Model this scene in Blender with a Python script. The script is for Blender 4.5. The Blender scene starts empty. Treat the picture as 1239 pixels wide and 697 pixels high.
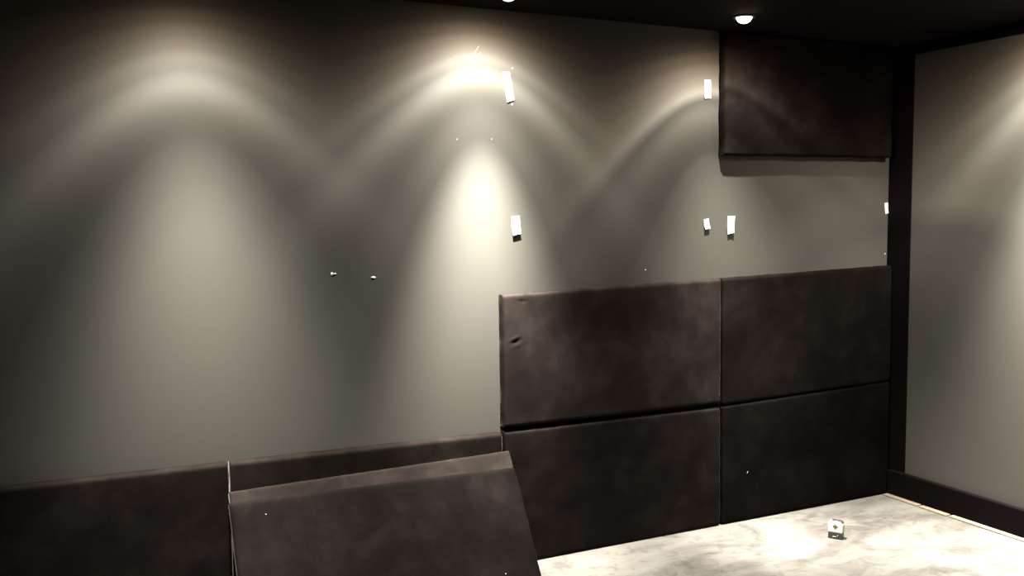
import bpy, bmesh, math, random
from mathutils import Vector, Matrix, noise

S = bpy.context.scene
COL = S.collection
D = bpy.data
R = math.radians

# ------------------------------------------------------------------ helpers
def obj(name, bm, mat, parent=None, smooth=True):
    me = D.meshes.new(name)
    bm.normal_update()
    bm.to_mesh(me); bm.free()
    if smooth:
        for p in me.polygons: p.use_smooth = True
    me.materials.append(mat)
    o = D.objects.new(name, me); COL.objects.link(o)
    if parent: o.parent = parent
    return o

def empty(name, loc, rot=(0, 0, 0)):
    o = D.objects.new(name, None); COL.objects.link(o)
    o.location = loc; o.rotation_euler = rot; o.empty_display_size = .05
    return o

def tag(o, label=None, cat=None, group=None, kind=None):
    if label: o['label'] = label
    if cat: o['category'] = cat
    if group: o['group'] = group
    if kind: o['kind'] = kind
    return o

def box_bm(lo, hi, bev=0, seg=2):
    bm = bmesh.new()
    bmesh.ops.create_cube(bm, size=1)
    for v in bm.verts:
        for i in range(3):
            v.co[i] = lo[i] + (v.co[i] + .5) * (hi[i] - lo[i])
    if bev:
        bmesh.ops.bevel(bm, geom=bm.edges[:], offset=bev, segments=seg, profile=.5, affect='EDGES')
    return bm

def lathe_bm(prof, n=40):
    """profile [(r,z)] turned about z"""
    bm = bmesh.new(); rings = []
    for r, z in prof:
        if r < 1e-6:
            rings.append([bm.verts.new((0, 0, z))])
        else:
            rings.append([bm.verts.new((r * math.cos(2 * math.pi * k / n), r * math.sin(2 * math.pi * k / n), z)) for k in range(n)])
    for a, b in zip(rings, rings[1:]):
        for k in range(n):
            q = []
            for v in (a[k % len(a)], a[(k + 1) % len(a)], b[(k + 1) % len(b)], b[k % len(b)]):
                if v not in q: q.append(v)
            if len(q) > 2: bm.faces.new(q)
    bmesh.ops.recalc_face_normals(bm, faces=bm.faces[:])
    return bm

# ------------------------------------------------------------------ materials
def mat(name, col, rough=.6, spec=.5):
    m = D.materials.new(name); m.use_nodes = True
    b = m.node_tree.nodes['Principled BSDF']
    b.inputs['Base Color'].default_value = (*col, 1)
    b.inputs['Roughness'].default_value = rough
    b.inputs['Specular IOR Level'].default_value = spec
    return m, m.node_tree, b

def nnode(nt, typ, **kw):
    n = nt.nodes.new(typ)
    for k, v in kw.items(): setattr(n, k, v)
    return n

def noise_tex(nt, scale, detail=4, rough=.55, dist=0, vec=None):
    n = nnode(nt, 'ShaderNodeTexNoise')
    n.inputs['Scale'].default_value = scale; n.inputs['Detail'].default_value = detail
    n.inputs['Roughness'].default_value = rough; n.inputs['Distortion'].default_value = dist
    if vec: nt.links.new(vec, n.inputs['Vector'])
    return n

def ramp(nt, src, stops, interp='LINEAR'):
    r = nnode(nt, 'ShaderNodeValToRGB'); cr = r.color_ramp; cr.interpolation = interp
    while len(cr.elements) < len(stops): cr.elements.new(.5)
    for e, (p, c) in zip(cr.elements, stops):
        e.position = p; e.color = (*c, 1) if len(c) == 3 else c
    nt.links.new(src, r.inputs['Fac'])
    return r

def bump(nt, b, src, strength, dist):
    n = nnode(nt, 'ShaderNodeBump')
    n.inputs['Strength'].default_value = strength; n.inputs['Distance'].default_value = dist
    nt.links.new(src, n.inputs['Height']); nt.links.new(n.outputs[0], b.inputs['Normal'])

# matt grey wall paint, rolled on
WALL, nt, b = mat('grey_wall_paint', (.092, .088, .076), .62, .3)
tc = nnode(nt, 'ShaderNodeTexCoord')
n1 = noise_tex(nt, 1.3, 3, .5, 0, tc.outputs['Object'])
r1 = ramp(nt, n1.outputs['Fac'], [(.3, (.0550, .0535, .0450)), (.7, (.0595, .0570, .0495))])
nt.links.new(r1.outputs[0], b.inputs['Base Color'])
n2 = noise_tex(nt, 420, 2, .6, 0, tc.outputs['Object'])
bump(nt, b, n2.outputs['Fac'], .25, .0006)

# the ceiling and trims in near-black
CEIL, nt, b = mat('black_ceiling_paint', (.008, .0055, .006), .9, .04)
tc = nnode(nt, 'ShaderNodeTexCoord')
n2 = noise_tex(nt, 300, 2, .6, 0, tc.outputs['Object']); bump(nt, b, n2.outputs['Fac'], .2, .0006)

TRIM, nt, b = mat('black_velvet_trim', (.0035, .0025, .003), .9, .02)
b.inputs['Sheen Weight'].default_value = .02; b.inputs['Sheen Roughness'].default_value = .4
b.inputs['Sheen Tint'].default_value = (.5, .42, .38, 1)
tc = nnode(nt, 'ShaderNodeTexCoord')
n2 = noise_tex(nt, 500, 2, .6, 0, tc.outputs['Object']); bump(nt, b, n2.outputs['Fac'], .3, .0008)

# black velvet of the panels: pile brushed in cloudy patches
VELVET, nt, b = mat('black_velvet', (.02, .017, .016), .9, .02)
tc = nnode(nt, 'ShaderNodeTexCoord'); oi = nnode(nt, 'ShaderNodeObjectInfo')
add = nnode(nt, 'ShaderNodeVectorMath', operation='ADD')
mul = nnode(nt, 'ShaderNodeMath', operation='MULTIPLY'); mul.inputs[1].default_value = 37.0
nt.links.new(oi.outputs['Random'], mul.inputs[0])
nt.links.new(tc.outputs['Object'], add.inputs[0]); nt.links.new(mul.outputs[0], add.inputs[1])
n1 = noise_tex(nt, 4.5, 9, .66, .15, add.outputs[0])
r1 = ramp(nt, n1.outputs['Fac'], [(.32, (.0072, .0055, .0047)), (.5, (.0115, .0092, .0080)), (.66, (.0190, .0155, .0137))])
pile_tone = nnode(nt, 'ShaderNodeAttribute', attribute_type='OBJECT', attribute_name='pile_tone')
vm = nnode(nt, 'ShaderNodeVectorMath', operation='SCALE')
nt.links.new(r1.outputs[0], vm.inputs[0]); nt.links.new(pile_tone.outputs['Fac'], vm.inputs['Scale'])
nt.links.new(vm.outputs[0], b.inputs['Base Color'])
r2 = ramp(nt, n1.outputs['Fac'], [(.3, (.12, .12, .12)), (.72, (.26, .26, .26))])
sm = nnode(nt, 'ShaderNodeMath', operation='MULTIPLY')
nt.links.new(r2.outputs[0], sm.inputs[0]); nt.links.new(pile_tone.outputs['Fac'], sm.inputs[1])
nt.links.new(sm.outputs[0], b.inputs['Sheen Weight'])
b.inputs['Sheen Roughness'].default_value = .18
b.inputs['Sheen Tint'].default_value = (.62, .54, .49, 1)
n2 = noise_tex(nt, 260, 3, .6, 0, tc.outputs['Object']); bump(nt, b, n2.outputs['Fac'], .35, .0012)

# bare concrete screed with cloudy stains
CONC, nt, b = mat('bare_concrete', (.4, .38, .35), .7, .3)
tc = nnode(nt, 'ShaderNodeTexCoord')
mp = nnode(nt, 'ShaderNodeMapping'); mp.inputs['Scale'].default_value = (1, 1.5, 1)
mp.inputs['Rotation'].default_value = (0, 0, .6)
nt.links.new(tc.outputs['Object'], mp.inputs['Vector'])
n1 = noise_tex(nt, 2.3, 7, .62, .9, mp.outputs[0])
r1 = ramp(nt, n1.outputs['Fac'], [(.30, (.058, .051, .044)), (.42, (.088, .081, .072)), (.53, (.130, .123, .110)), (.72, (.172, .165, .150))])
n3 = noise_tex(nt, 9, 5, .65, 1.2, mp.outputs[0])
r3 = ramp(nt, n3.outputs['Fac'], [(.30, (.62, .60, .57)), (.48, (1, 1, 1)), (.75, (1.0, .99, .96))])
mx = nnode(nt, 'ShaderNodeMix', data_type='RGBA', blend_type='MULTIPLY'); mx.inputs[0].default_value = 1
nt.links.new(r1.outputs[0], mx.inputs[6]); nt.links.new(r3.outputs[0], mx.inputs[7])
nt.links.new(mx.outputs[2], b.inputs['Base Color'])
n4 = noise_tex(nt, 60, 5, .65, 0, tc.outputs['Object']); bump(nt, b, n4.outputs['Fac'], .3, .002)

WOOD, nt, b = mat('pale_softwood', (.72, .55, .36), .6, .3)
tc = nnode(nt, 'ShaderNodeTexCoord'); mp = nnode(nt, 'ShaderNodeMapping'); mp.inputs['Scale'].default_value = (60, 3, 60)
nt.links.new(tc.outputs['Object'], mp.inputs['Vector'])
n1 = noise_tex(nt, 3, 4, .6, .5, mp.outputs[0])
r1 = ramp(nt, n1.outputs['Fac'], [(.3, (.17, .130, .082)), (.7, (.25, .205, .145))])
nt.links.new(r1.outputs[0], b.inputs['Base Color'])

STEEL, nt, b = mat('blued_steel', (.12, .11, .10), .4, .5); b.inputs['Metallic'].default_value = 1
RING, nt, b = mat('black_lamp_trim', (.02, .02, .02), .4, .5)
TAPE, nt, b = mat('white_hook_tape', (.68, .66, .62), .7, .3)
tc = nnode(nt, 'ShaderNodeTexCoord'); n1 = noise_tex(nt, 900, 2, .5, 0, tc.outputs['Object']); bump(nt, b, n1.outputs['Fac'], .3, .0006)
GLUE, nt, b = mat('dark_adhesive', (.03, .027, .022), .6, .4)
PLASTER, nt, b = mat('white_filler', (.80, .78, .73), .9, .2)
LINT, nt, b = mat('pale_lint', (.75, .72, .68), .9, .1)
WHITEP, nt, b = mat('white_plastic', (.80, .78, .68), .4, .5)
OLIVE, nt, b = mat('olive_edge', (.30, .26, .09), .45, .5)
DARKP, nt, b = mat('dark_plastic', (.035, .033, .03), .45, .5)
EMB, nt, b = mat('olive_print', (.10, .10, .055), .6, .3)

GLOW = D.materials.new('lamp_glass'); GLOW.use_nodes = True
nt = GLOW.node_tree; nt.nodes.clear()
out = nnode(nt, 'ShaderNodeOutputMaterial'); em = nnode(nt, 'ShaderNodeEmission')
em.inputs['Color'].default_value = (1, .74, .46, 1); em.inputs['Strength'].default_value = 2.2
nt.links.new(em.outputs[0], out.inputs[0])

# ------------------------------------------------------------------ the room
HC = 2.403          # ceiling height
XL, YF = -5.7, -5.3
def struct(name, bm, m, smooth=False):
    o = obj(name, bm, m, None, smooth); o['kind'] = 'structure'; return o

struct('floor', box_bm((XL - .1, YF - .1, -.1), (.1, .1, 0)), CONC)
struct('ceiling', box_bm((XL - .1, YF - .1, HC), (.1, .1, HC + .1)), CEIL)
struct('wall_back', box_bm((XL - .1, 0, 0), (.1, .1, HC)), WALL)
struct('wall_right', box_bm((0, YF, 0), (.1, 0, HC)), WALL)
struct('wall_left', box_bm((XL - .1, YF, 0), (XL, 0, HC)), WALL)
struct('wall_front', box_bm((XL - .1, YF - .1, 0), (.1, YF, HC)), WALL)

# black velvet border round the grey field of the right wall
struct('trim_1', box_bm((-.006, -.150, .138), (0, 0, HC), .002), TRIM)            # upright in the corner
struct('trim_2', box_bm((-.012, YF, 2.345), (0, -.150, HC), .003), TRIM)       # along the ceiling
struct('baseboard_right', box_bm((-.03, YF, 0), (0, -.054, .138), .006, 3), TRIM)

# ------------------------------------------------------------------ velvet panels
def panel_bm(c, t, seed, r=.012, step=.0115, puff=.004, feats=(), wob=.0015):
    """soft cover; c = front corners TL,TR,BR,BL in (x,z); back on y=0, front on y=-t"""
    TL, TR, BR, BL = [Vector(q) for q in c]
    W = (TR - TL).length; H = (TL - BL).length
    def coords(L):
        e = [0, .07, .2, .4, .65, 1.0]
        a = [q * r * 1.6 for q in e]
        n = max(4, int((L - 2 * a[-1]) / step))
        mid = [a[-1] + (L - 2 * a[-1]) * k / n for k in range(1, n)]
        return a + mid + [L - q for q in reversed(a)]
    us, vs = coords(W), coords(H)
    bm = bmesh.new(); G = []
    def prof(d):
        if d >= r: return 0
        q = 1 - d / r
        return r * (1 - math.sqrt(max(0, 1 - q * q)))
    for v in vs:
        row = []
        for u in us:
            a, bq = u / W, v / H
            p = (BL * (1 - a) + BR * a) * (1 - bq) + (TL * (1 - a) + TR * a) * bq
            du, dv = min(u, W - u), min(v, H - v)
            # rounded rim (two-axis)
            q = math.hypot(max(0, 1 - du / r), max(0, 1 - dv / r))
            inset = r * (1 - math.sqrt(max(0, 1 - min(1, q) ** 2)))
            y = -t + inset
            y -= puff * (min(1, du / .12) ** .5) * (min(1, dv / .12) ** .5) * .6
            nz = noise.noise(Vector((p.x * 3.1 + seed * 7.3, p.y * 3.1, seed)))
            nz2 = noise.noise(Vector((p.x * 11 + seed * 3.1, p.y * 11, seed + 5)))
            y -= .0022 * nz + .0007 * nz2
            for (fx, fz, sx, sz, ang, amp) in feats:
                dx, dz = p.x - fx, p.y - fz
                ca, sa = math.cos(ang), math.sin(ang)
                l, w = (dx * ca + dz * sa) / sx, (-dx * sa + dz * ca) / sz
                if abs(l) < 3 and abs(w) < 4:
                    y -= amp * math.exp(-l * l - w * w)
            # slightly wavy rim
            k = max(0, 1 - min(du, dv) / .03)
            wx = wob * k * noise.noise(Vector((p.y * 14 + seed, 3.3, seed)))
            wz = wob * k * noise.noise(Vector((p.x * 14, 7.7, seed)))
            row.append(bm.verts.new((p.x + wx, y, p.y + wz)))
        G.append(row)
    for i in range(len(vs) - 1):
        for j in range(len(us) - 1):
            bm.faces.new((G[i][j], G[i][j + 1], G[i + 1][j + 1], G[i + 1][j]))
    loop = G[0][:] + [G[i][-1] for i in range(1, len(vs))] + G[-1][-2::-1] + [G[i][0] for i in range(len(vs) - 2, 0, -1)]
    prev = loop
    for f in (.33, .66, 1.0):
        nxt = []
        for v in loop:
            y = v.co.y * (1 - f)
            nxt.append(bm.verts.new((v.co.x, y, v.co.z)))
        n = len(loop)
        for k in range(n):
            bm.faces.new((prev[k], nxt[k], nxt[(k + 1) % n], prev[(k + 1) % n]))
        prev = nxt
    bm.faces.new(prev[::-1])
    bmesh.ops.recalc_face_normals(bm, faces=bm.faces[:])
    return bm

GAP = .0015
T = .05
GROUP = 'black velvet acoustic panels'
def wall_panel(c, seed, label, feats=(), step=.0115, pile_tone=1.0, **kw):
    cx = sum(q[0] for q in c) / 4; z0 = min(q[1] for q in c)
    cc = [(q[0] - cx, q[1] - z0) for q in c]
    ff = [(f[0] - cx, f[1] - z0, *f[2:]) for f in feats]
    o = obj('acoustic_panel', panel_bm(cc, T, seed, feats=ff, step=step, **kw), VELVET)
    o['pile_tone'] = pile_tone      # tone of the whole panel: scales velvet colour and sheen
    o.location = (cx, -.0012, z0)
    return tag(o, label, 'wall panel', GROUP)

# front corners: top-left, top-right, bottom-right, bottom-left
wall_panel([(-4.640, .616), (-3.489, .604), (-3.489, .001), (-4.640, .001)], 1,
           'black velvet panel low on the back wall at far left, left of the leaning panels', pile_tone=.7)
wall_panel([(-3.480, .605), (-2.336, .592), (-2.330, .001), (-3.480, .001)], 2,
           'black velvet wall panel behind the leaning panels, only its top strip showing', pile_tone=.65)
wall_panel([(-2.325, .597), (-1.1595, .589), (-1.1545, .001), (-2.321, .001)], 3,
           'lower middle black velvet wall panel right beside the leaning panels, bottom edge on the floor', pile_tone=.64)
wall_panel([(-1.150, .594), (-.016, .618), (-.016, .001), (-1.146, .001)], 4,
           'very dark velvet panel in the bottom corner, lowest beside the black right-hand trim', pile_tone=.32)
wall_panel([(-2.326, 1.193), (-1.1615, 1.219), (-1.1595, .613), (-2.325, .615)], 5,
           'upper middle black velvet panel with a small crease near its bare left edge', step=.0058, pile_tone=1.15,
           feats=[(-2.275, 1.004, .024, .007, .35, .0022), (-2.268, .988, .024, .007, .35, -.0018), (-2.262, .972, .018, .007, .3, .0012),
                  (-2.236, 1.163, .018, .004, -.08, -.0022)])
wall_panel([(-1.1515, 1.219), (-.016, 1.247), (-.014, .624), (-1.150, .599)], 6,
           'black velvet panel under the bare wall strip in the corner, second from the floor', pile_tone=.45)
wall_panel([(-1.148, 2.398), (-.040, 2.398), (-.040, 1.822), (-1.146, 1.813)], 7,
           'black velvet panel hung up against the ceiling in the corner, with bare wall below it', wob=.004, pile_tone=.58)

# the two panels leaning on the lower row
def leaning(x0, x1, ytop, ztop, ang, seed, label, dl=0, dr=0, pile_tone=1.0, **kw):
    """ytop, ztop: upper back edge; stands on its lower back edge"""
    L = ztop / math.cos(ang)
    w = x1 - x0
    o = obj('acoustic_panel', panel_bm([(-w / 2, L - dl), (w / 2, L - dr), (w / 2, 0), (-w / 2, 0)], T, seed, **kw), VELVET)
    o.location = ((x0 + x1) / 2, ytop - ztop * math.tan(ang), 0)
    o.rotation_euler = (-ang, 0, 0); o['pile_tone'] = pile_tone
    return tag(o, label, 'wall panel', 'black velvet panels leaning against the wall')
LA = R(31)
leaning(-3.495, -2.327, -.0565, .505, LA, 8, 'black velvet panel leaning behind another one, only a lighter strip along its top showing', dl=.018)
ca, sa = math.cos(LA), math.sin(LA)
# front of the first panel, s down from its top
s = .072
yb = -.0565 - .054 * ca - s * sa; zb = .505 + .054 * sa - s * ca
leaning(-3.495 - .012, -2.345 + .0, yb - .001, zb, R(32), 9, 'frontmost black velvet panel leaning at the bottom of the picture', dr=.016, pile_tone=.40, r=.018)

# ------------------------------------------------------------------ lamps
UNIT = 1.0
def light_nodes(l, stops, strength):
    l.use_nodes = True; nt = l.node_tree; nt.nodes.clear()
    o = nnode(nt, 'ShaderNodeOutputLight'); e = nnode(nt, 'ShaderNodeEmission')
    tc = nnode(nt, 'ShaderNodeTexCoord'); sx = nnode(nt, 'ShaderNodeSeparateXYZ')
    nt.links.new(tc.outputs['Normal'], sx.inputs[0])
    neg = nnode(nt, 'ShaderNodeMath', operation='MULTIPLY'); neg.inputs[1].default_value = -1
    nt.links.new(sx.outputs['Z'], neg.inputs[0])
    ac = nnode(nt, 'ShaderNodeMath', operation='ARCCOSINE'); nt.links.new(neg.outputs[0], ac.inputs[0])
    dv = nnode(nt, 'ShaderNodeMath', operation='DIVIDE'); dv.inputs[1].default_value = math.pi / 2
    dv.use_clamp = True
    nt.links.new(ac.outputs[0], dv.inputs[0])
    mx = max(i for _, i, _ in stops)
    r = ramp(nt, dv.outputs[0], [(t / 90, (c[0] * i / mx, c[1] * i / mx, c[2] * i / mx)) for t, i, c in stops], 'LINEAR')
    nt.links.new(r.outputs[0], e.inputs['Color']); e.inputs['Strength'].default_value = strength * mx
    nt.links.new(e.outputs[0], o.inputs[0])

WARM = (1.0, .94, .835); CORE = (1.0, .955, .865); ORG = (1.0, .76, .54); PINK = (1, .90, .79)
def profile(inner, ring, spill=1, w=1.0, w2=1.0, pin=1.0):
    """beam of a reflector lamp: a soft core, a dip, a bright halo, warm spill"""
    P = [(0, 2.7 * pin), (6, 2.6 * (1 + (pin - 1) * .8)), (10, 2.3 * (1 + (pin - 1) * .3)), (14, 1.72), (18, 1.12), (21, .68), (24, .37), (27, .21)]
    Q = [(30, .155), (33, .145), (36, .168), (39, .205), (41.5, .215), (44, .175), (47, .115), (51, .062), (56, .032), (62, .016), (70, .0055), (80, .001), (90, 0)]
    st = []
    for t, i in P: st.append((t * w, i * inner, CORE))
    for t, i in Q:
        c = WARM if t < 46 else tuple(WARM[k] + (ORG[k] - WARM[k]) * min(1, (t - 46) / 24) for k in range(3))
        st.append((min(90, t * w2), i * (ring if t < 50 else spill), c))
    return st

def downlight(x, y, aim, stops, power, label):
    root = empty('ceiling_downlight', (x, y, HC))
    tag(root, label, 'ceiling light', 'ceiling downlights')
    obj('trim_ring', lathe_bm([(.036, 0), (.052, 0), (.052, -.003), (.049, -.006), (.040, -.007), (.036, -.005), (.036, 0)]), RING, root)
    obj('lamp_glass', lathe_bm([(0, -.030), (.010, -.0288), (.020, -.0250), (.028, -.0185), (.033, -.0095), (.035, 0), (0, 0)]), GLOW, root)
    l = D.lights.new('downlight_beam', 'POINT'); l.energy = power; l.shadow_soft_size = .011
    light_nodes(l, stops, 1.0)
    lo = D.objects.new('downlight_beam', l); COL.objects.link(lo); lo.parent = root
    lo.location = (0, 0, -.043); lo.rotation_euler = aim
    return root

PW = 97
downlight(-3.595, -.300, (0, R(-2.5), 0), profile(1.0, .78, 1.2), PW,
          'recessed ceiling lamp above the leftmost arc of light on the back wall')
downlight(-2.400, -.280, (R(8), R(0), 0), profile(1.45, 1.05, 2.0, .78), PW,
          'recessed ceiling lamp at the top edge, above the brightest arc of light')
downlight(-1.255, -.310, (0, R(-7), 0), profile(.50, .52, 2.6, 1.1, 1.0, 2.3), PW,
          'glowing recessed ceiling lamp in front of the hung corner panel')
downlight(-.27, -1.08, (R(-4), R(-9), 0), profile(1.75, 2.1, 3.4, 1.12, 1.12), PW,
          'recessed ceiling lamp beside the grey right wall')

# ------------------------------------------------------------------ hook tape left on the back wall
def tape(q, curl, label, back=True, fold=False, th=.0018):
    """q: TL,TR,BR,BL in (x,z) on the wall; lower end curls off by curl"""
    cx = sum(p[0] for p in q) / 4; cz = sum(p[1] for p in q) / 4
    root = empty('hook_tape_strip', (cx, 0, cz))
    tag(root, label, 'tape', 'white hook tape strips on the back wall')
    TL, TR, BR, BL = [Vector((p[0] - cx, p[1] - cz)) for p in q]
    def strip(off0, off1, shrink, name, m, v0=0.0):
        bm = bmesh.new(); n = 10; F = []; B = []
        for i in range(n + 1):
            v = v0 + (1 - v0) * i / n
            a = TL.lerp(BL, v); b2 = TR.lerp(BR, v); mid = (a + b2) / 2
            a = mid + (a - mid) * shrink; b2 = mid + (b2 - mid) * shrink
            y = -curl * max(0, (v - .35) / .65) ** 2
            fr, bk = [], []
            for j in range(4):
                p = a.lerp(b2, j / 3)
                yy = y - (.004 * (j / 3) * v if fold and j == 3 else 0)
                fr.append(bm.verts.new((p.x, yy - off1, p.y))); bk.append(bm.verts.new((p.x, yy - off0, p.y)))
            F.append(fr); B.append(bk)
        for i in range(n):
            for j in range(3):
                bm.faces.new((F[i][j], F[i + 1][j], F[i + 1][j + 1], F[i][j + 1]))
                bm.faces.new((B[i][j], B[i][j + 1], B[i + 1][j + 1], B[i + 1][j]))
            for j in (0, 3):
                bm.faces.new((F[i][j], B[i][j], B[i + 1][j], F[i + 1][j]))
        for i in (0, n):
            for j in range(3): bm.faces.new((F[i][j], F[i][j + 1], B[i][j + 1], B[i][j]))
        bmesh.ops.recalc_face_normals(bm, faces=bm.faces[:])
        return obj(name, bm, m, root, smooth=False)
    strip(.0012, .0012 + th, 1, 'tape_face', TAPE)
    strip(0, .0012, .96, 'adhesive_layer', GLUE)
    if back:  # dark ragged piece hanging out under the lower end
        w = (BR - BL).length; m0 = (BL + BR) / 2
        bm = bmesh.new(); pts = [(-.36, .10), (.44, .14), (.42, .02), (.30, -.17), (.08, -.18), (.0, -.13), (-.12, -.2), (-.30, -.17), (-.38, -.05)]
        fr = [bm.verts.new((m0.x + px * w, -curl - .0002, m0.y + pz * w)) for px, pz in pts]
        bk = [bm.verts.new((m0.x + px * w, -.0 if pz < 0 else -curl * .9, m0.y + pz * w)) for px, pz in pts]
        bm.faces.new(fr); bm.faces.new(bk[::-1])
        for k in range(len(pts)):
            bm.faces.new((fr[k], bk[k], bk[(k + 1) % len(pts)], fr[(k + 1) % len(pts)]))
        bmesh.ops.recalc_face_normals(bm, faces=bm.faces[:])
        obj('ragged_piece', bm, GLUE, root, smooth=False)
    return root

tape([(-2.298, 2.145), (-2.264, 2.148), (-2.243, 2.029), (-2.277, 2.017)], .003, 'longest white tape strip, tilted, high on the back wall inside the brightest arc of light', back=False)
tape([(-2.262, 1.527), (-2.223, 1.532), (-2.218, 1.455), (-2.257, 1.447)], .006, 'white tape strip above the left end of the upper middle velvet panel, dark and ragged underneath')
tape([(-1.234, 2.170), (-1.198, 2.171), (-1.196, 2.084), (-1.233, 2.081)], .003, 'upright white tape strip beside the left edge of the hung corner panel', back=False)
tape([(-1.231, 1.506), (-1.203, 1.511), (-1.198, 1.464), (-1.228, 1.459)], .008, 'short white tape strip left of the folded strip, above a velvet panel seam', back=False)
tape([(-1.087, 1.521), (-1.043, 1.521), (-1.057, 1.440), (-1.091, 1.433)], .007, 'folded white tape strip tapering downward on the bare wall below the hung corner panel', fold=True)
tape([(-.034, 1.583), (-.010, 1.585), (-.007, 1.529), (-.029, 1.523)], .003, 'dim cream tape strip at the right end of the back wall beside the black trim', back=False)

# ------------------------------------------------------------------ small scraps and lint
def scrap(name, pts, loc, th, m, label, cat, group=None, normal=None):
    """little irregular chip: outline pts in (x,z), raised in the middle"""
    bm = bmesh.new(); n = len(pts)
    c = Vector((sum(p[0] for p in pts) / n, sum(p[1] for p in pts) / n))
    bk = [bm.verts.new((p[0], 0, p[1])) for p in pts]
    md = [bm.verts.new((c.x + (p[0] - c.x) * .85, -th * .7, c.y + (p[1] - c.y) * .85)) for p in pts]
    tp = bm.verts.new((c.x, -th, c.y))
    for k in range(n):
        k2 = (k + 1) % n
        bm.faces.new((bk[k], bk[k2], md[k2], md[k])); bm.faces.new((md[k], md[k2], tp))
    bm.faces.new(bk[::-1])
    bmesh.ops.recalc_face_normals(bm, faces=bm.faces[:])
    o = obj(name, bm, m); o.location = loc
    if normal: o.rotation_euler = normal
    return tag(o, label, cat, group)
def blob(rx, rz, seed, n=9, rot=0):
    rnd = random.Random(seed); out = []
    for k in range(n):
        a = 2 * math.pi * k / n; f = rnd.uniform(.8, 1.15)
        x, z = rx * f * math.cos(a), rz * f * math.sin(a)
        out.append((x * math.cos(rot) - z * math.sin(rot), x * math.sin(rot) + z * math.cos(rot)))
    return out
G2 = 'small white marks on the back wall'
scrap('plaster_chip', [(-.011, .005), (-.006, .007), (-.001, .002), (.004, .0015), (.007, .004), (.010, .003), (.010, -.002), (.006, -.003), (.002, -.001), (-.004, -.002), (-.007, -.007), (-.011, -.005)],
      (-3.050, 0, 1.308), .003, PLASTER, 'tiny white two-lobed chip on the bare wall, left one of a pair', 'chip', G2)
scrap('plaster_chip', blob(.0115, .0045, 4, 10, -.12), (-2.885, 0, 1.288), .003, PLASTER, 'tiny white oval chip on the bare wall, right one of a pair', 'chip', G2)
scrap('filler_spot', blob(.0035, .003, 5), (-1.565, 0, 1.274), .001, PLASTER, 'white speck on the wall just above the upper middle velvet panel', 'speck', G2)
scrap('filler_spot', blob(.0035, .003, 6), (-.020, 0, 1.309), .001, PLASTER, 'white speck on the wall near the black trim, below the dim tape strip', 'speck', G2)
scrap('filler_spot', blob(.0035, .0045, 7), (-2.249, 0, 2.163), .001, PLASTER, 'pale speck on the wall just above the longest tape strip', 'speck', G2)
scrap('filler_spot', blob(.003, .005, 8), (-2.252, 0, 2.010), .001, PLASTER, 'pale speck on the wall just under the longest tape strip', 'speck', G2)
scrap('filler_spot', blob(.002, .002, 9), (-2.510, 0, 1.854), .001, PLASTER, 'faint speck left of the bright beam of light on the back wall', 'speck', G2)
scrap('filler_spot', blob(.002, .002, 10), (-2.350, 0, 1.859), .001, PLASTER, 'faint speck right of the bright beam of light on the back wall', 'speck', G2)
G3 = 'lint on the velvet panels'
scrap('lint_fleck', blob(.0018, .006, 11, rot=-.3), (-.991, -.0515, .245), .002, LINT, 'tiny pale lint fleck on the very dark panel in the bottom corner', 'lint', G3)
scrap('lint_fleck', blob(.002, .003, 12), (-1.133, -.0505, .519), .002, LINT, 'pale lint speck at the upper left of the very dark corner panel', 'lint', G3)

up_, nr_ = Vector((0, math.sin(R(32)), math.cos(R(32)))), Vector((0, -math.cos(R(32)), math.sin(R(32))))
for lx, lz, bl, lab in ((.415, .116, blob(.003, .0018, 13), 'pale lint fleck low on the frontmost leaning panel, near its right edge'),
                        (-.467, .489, blob(.0012, .0012, 14), 'pale lint speck near the upper left corner of the frontmost leaning panel')):
    p = Vector((-2.917, -.4352, 0)) + Vector((lx, 0, 0)) + up_ * lz + nr_ * .0525
    scrap('lint_fleck', bl, p, .002, LINT, lab, 'lint', G3, (-R(32), 0, 0))

# a few pale threads caught on the wall under the second lamp
def thread(paths, loc, label):
    cu = D.curves.new('thread', 'CURVE'); cu.dimensions = '3D'; cu.bevel_depth = .0004; cu.bevel_resolution = 2
    for pts in paths:
        sp = cu.splines.new('NURBS'); sp.points.add(len(pts) - 1); sp.use_endpoint_u = True; sp.order_u = 3
        for q, p in zip(sp.points, pts): q.co = (p[0], p[1], p[2], 1)
    tmp = D.objects.new('tmp', cu); COL.objects.link(tmp)
    bpy.context.view_layer.update()
    me = D.meshes.new_from_object(tmp.evaluated_get(bpy.context.evaluated_depsgraph_get()))
    D.objects.remove(tmp); me.name = 'thread'
    me.materials.clear(); me.materials.append(LINT)
    o = D.objects.new('loose_thread', me); COL.objects.link(o); o.location = loc
    return tag(o, label, 'thread')
thread([[(-.040, -.001, -.022), (-.012, -.002, -.020), (.012, -.003, -.012), (.030, -.001, .002)],
        [(-.018, -.001, -.030), (-.005, -.004, -.010), (.008, -.003, .012), (.022, -.001, .028)]],
       (-2.427, 0, 2.217), 'pale crossed threads caught on the wall at the brightest arc of light')

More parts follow.
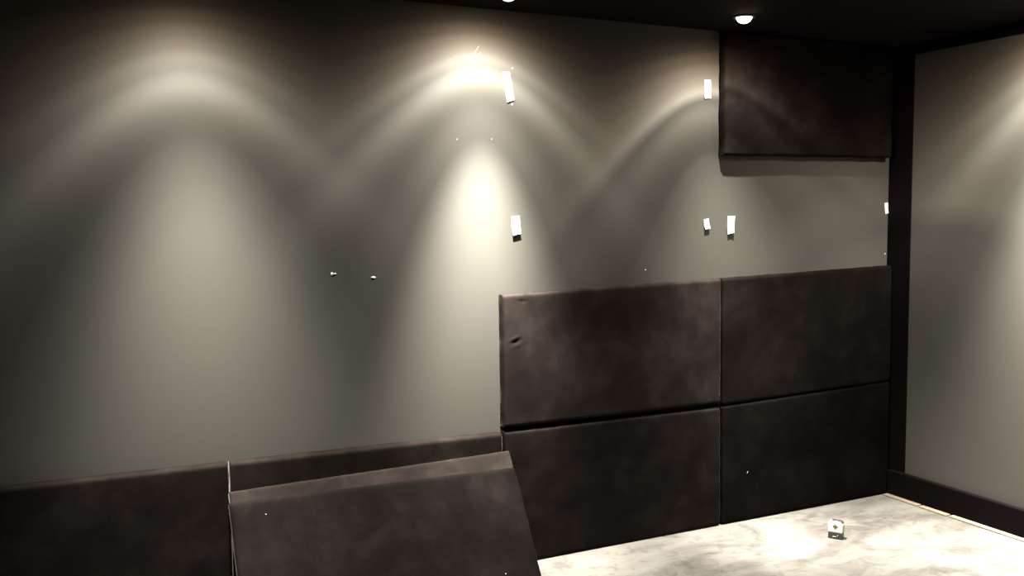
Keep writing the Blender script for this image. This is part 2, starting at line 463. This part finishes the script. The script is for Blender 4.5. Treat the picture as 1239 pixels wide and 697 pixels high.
# ------------------------------------------------------------------ carpet gripper along the right wall
def gripper(y0, y1, x, label, seed):
    rnd = random.Random(seed)
    L = y0 - y1
    root = empty('carpet_gripper', (x, (y0 + y1) / 2, 0), (0, 0, rnd.uniform(-.006, .006)))
    tag(root, label, 'carpet gripper', 'carpet gripper strips')
    bm = box_bm((-.0165, -L / 2, 0), (.0165, L / 2, .008), .0012, 1)
    obj('wood_strip', bm, WOOD, root, smooth=False)
    n = max(3, int(L / .075))
    for k in range(n):
        bm = lathe_bm([(0, 0), (.0012, 0), (.0012, .0025), (0, .0045)], 8)
        p = obj('pin', bm, STEEL, root); p.location = ((-.004 if k % 2 else .005), -L / 2 + L * (k + .5) / n, .0078)
    return root
gripper(-.062, -.286, -.0485, 'pale wooden gripper strip on the floor that starts in the dark corner', 1)
gripper(-.299, -.464, -.0515, 'shortest pale wooden gripper strip, between two longer ones along the black skirting', 2)
gripper(-.478, -1.55, -.0490, 'long pale wooden gripper strip running out at the right edge of the picture', 3)

# ------------------------------------------------------------------ small box on the floor
def rr(w, z0, z1, rads, n=6):
    """rounded rectangle outline in (x,z); rads = bl, br, tr, tl"""
    out = []
    for (cx, cz, a0), r in zip(((-w / 2, z0, 180), (w / 2, z0, 270), (w / 2, z1, 0), (-w / 2, z1, 90)), rads):
        sx, sz = (1 if cx < 0 else -1), (1 if cz == z0 else -1)
        for k in range(n + 1):
            a = R(a0 + 90 * k / n)
            out.append((cx + sx * r + r * math.cos(a), cz + sz * r + r * math.sin(a)))
    return out
def prism(pts, y0, y1, bev=0):
    bm = bmesh.new()
    f = [bm.verts.new((p[0], y0, p[1])) for p in pts]; k = [bm.verts.new((p[0], y1, p[1])) for p in pts]
    bm.faces.new(f); bm.faces.new(k[::-1])
    n = len(pts)
    for i in range(n): bm.faces.new((f[i], k[i], k[(i + 1) % n], f[(i + 1) % n]))
    bmesh.ops.remove_doubles(bm, verts=bm.verts[:], dist=1e-6)
    bmesh.ops.recalc_face_normals(bm, faces=bm.faces[:])
    if bev:
        ed = [e for e in bm.edges if abs(e.verts[0].co.y - e.verts[1].co.y) < 1e-7]
        bmesh.ops.bevel(bm, geom=ed, offset=bev, segments=2, profile=.5, affect='EDGES')
    return bm
bx = empty('floor_box', (-.785, -.442, 0), (0, 0, R(-58)))
tag(bx, 'small white and black box with a dark emblem standing alone on the concrete', 'box')
obj('body', prism(rr(.066, .036, .092, (.004, .004, .022, .010)), -.018, .018, .002), WHITEP, bx, False)
obj('side_edge', prism([(.0325, .038), (.0345, .038), (.0345, .074), (.0325, .076)], -.012, .016), OLIVE, bx, False)
obj('top_rim', prism([(-.022, .0915), (.018, .0915), (.027, .087), (.030, .083), (.032, .085), (.028, .0905), (.019, .0945), (-.022, .0945)], -.008, .018), DARKP, bx, False)
bx.scale = (1, 1, .9)
bs = obj('base', prism(rr(.064, 0, .036, (.004, .004, .003, .003)), -.020, .020, .002), DARKP, bx, False)
em_pts = [(0, .052), (.005, .060), (.011, .064), (.012, .068), (.008, .071), (.004, .0715), (.003, .076), (0, .0775), (-.003, .076), (-.004, .0715), (-.008, .071), (-.012, .068), (-.011, .064), (-.005, .060)]
e = obj('emblem', prism(em_pts, -.0188, -.0178), EMB, bx, False); tag(e, 'dark spade-shaped emblem')
for pts in ([(-.010, .012), (.006, .012), (.007, .0135), (-.011, .0145)], [(.010, .018), (.014, .019), (.0135, .024), (.0105, .0225)]):
    obj('white_mark', prism(pts, -.0208, -.0198), WHITEP, bs, False)

# ------------------------------------------------------------------ camera
cam = D.cameras.new('camera'); co = D.objects.new('camera', cam); COL.objects.link(co)
r = Vector((0.89974514, -0.43631633, -0.0093139)); u = Vector((0.04281533, 0.06701211, 0.9968331)); f = Vector((0.43431042, 0.89729451, -0.07897484))
co.matrix_world = Matrix(((r.x, u.x, -f.x, -4.0212), (r.y, u.y, -f.y, -3.6376), (r.z, u.z, -f.z, 1.5322), (0, 0, 0, 1)))
cam.sensor_width = 36; cam.lens = 36 * 1124.4 / 1239; cam.shift_y = -1.787 / 1239 * -1
cam.clip_start = .05
S.camera = co

w = D.worlds.new('world'); S.world = w; w.use_nodes = True
w.node_tree.nodes['Background'].inputs[0].default_value = (0, 0, 0, 1)
w.node_tree.nodes['Background'].inputs[1].default_value = 0

vs_ = S.view_settings
S.display_settings.display_device = 'sRGB'
vs_.view_transform = 'Standard'; vs_.look = 'None'; vs_.exposure = 2.8; vs_.gamma = 1; vs_.use_curve_mapping = False
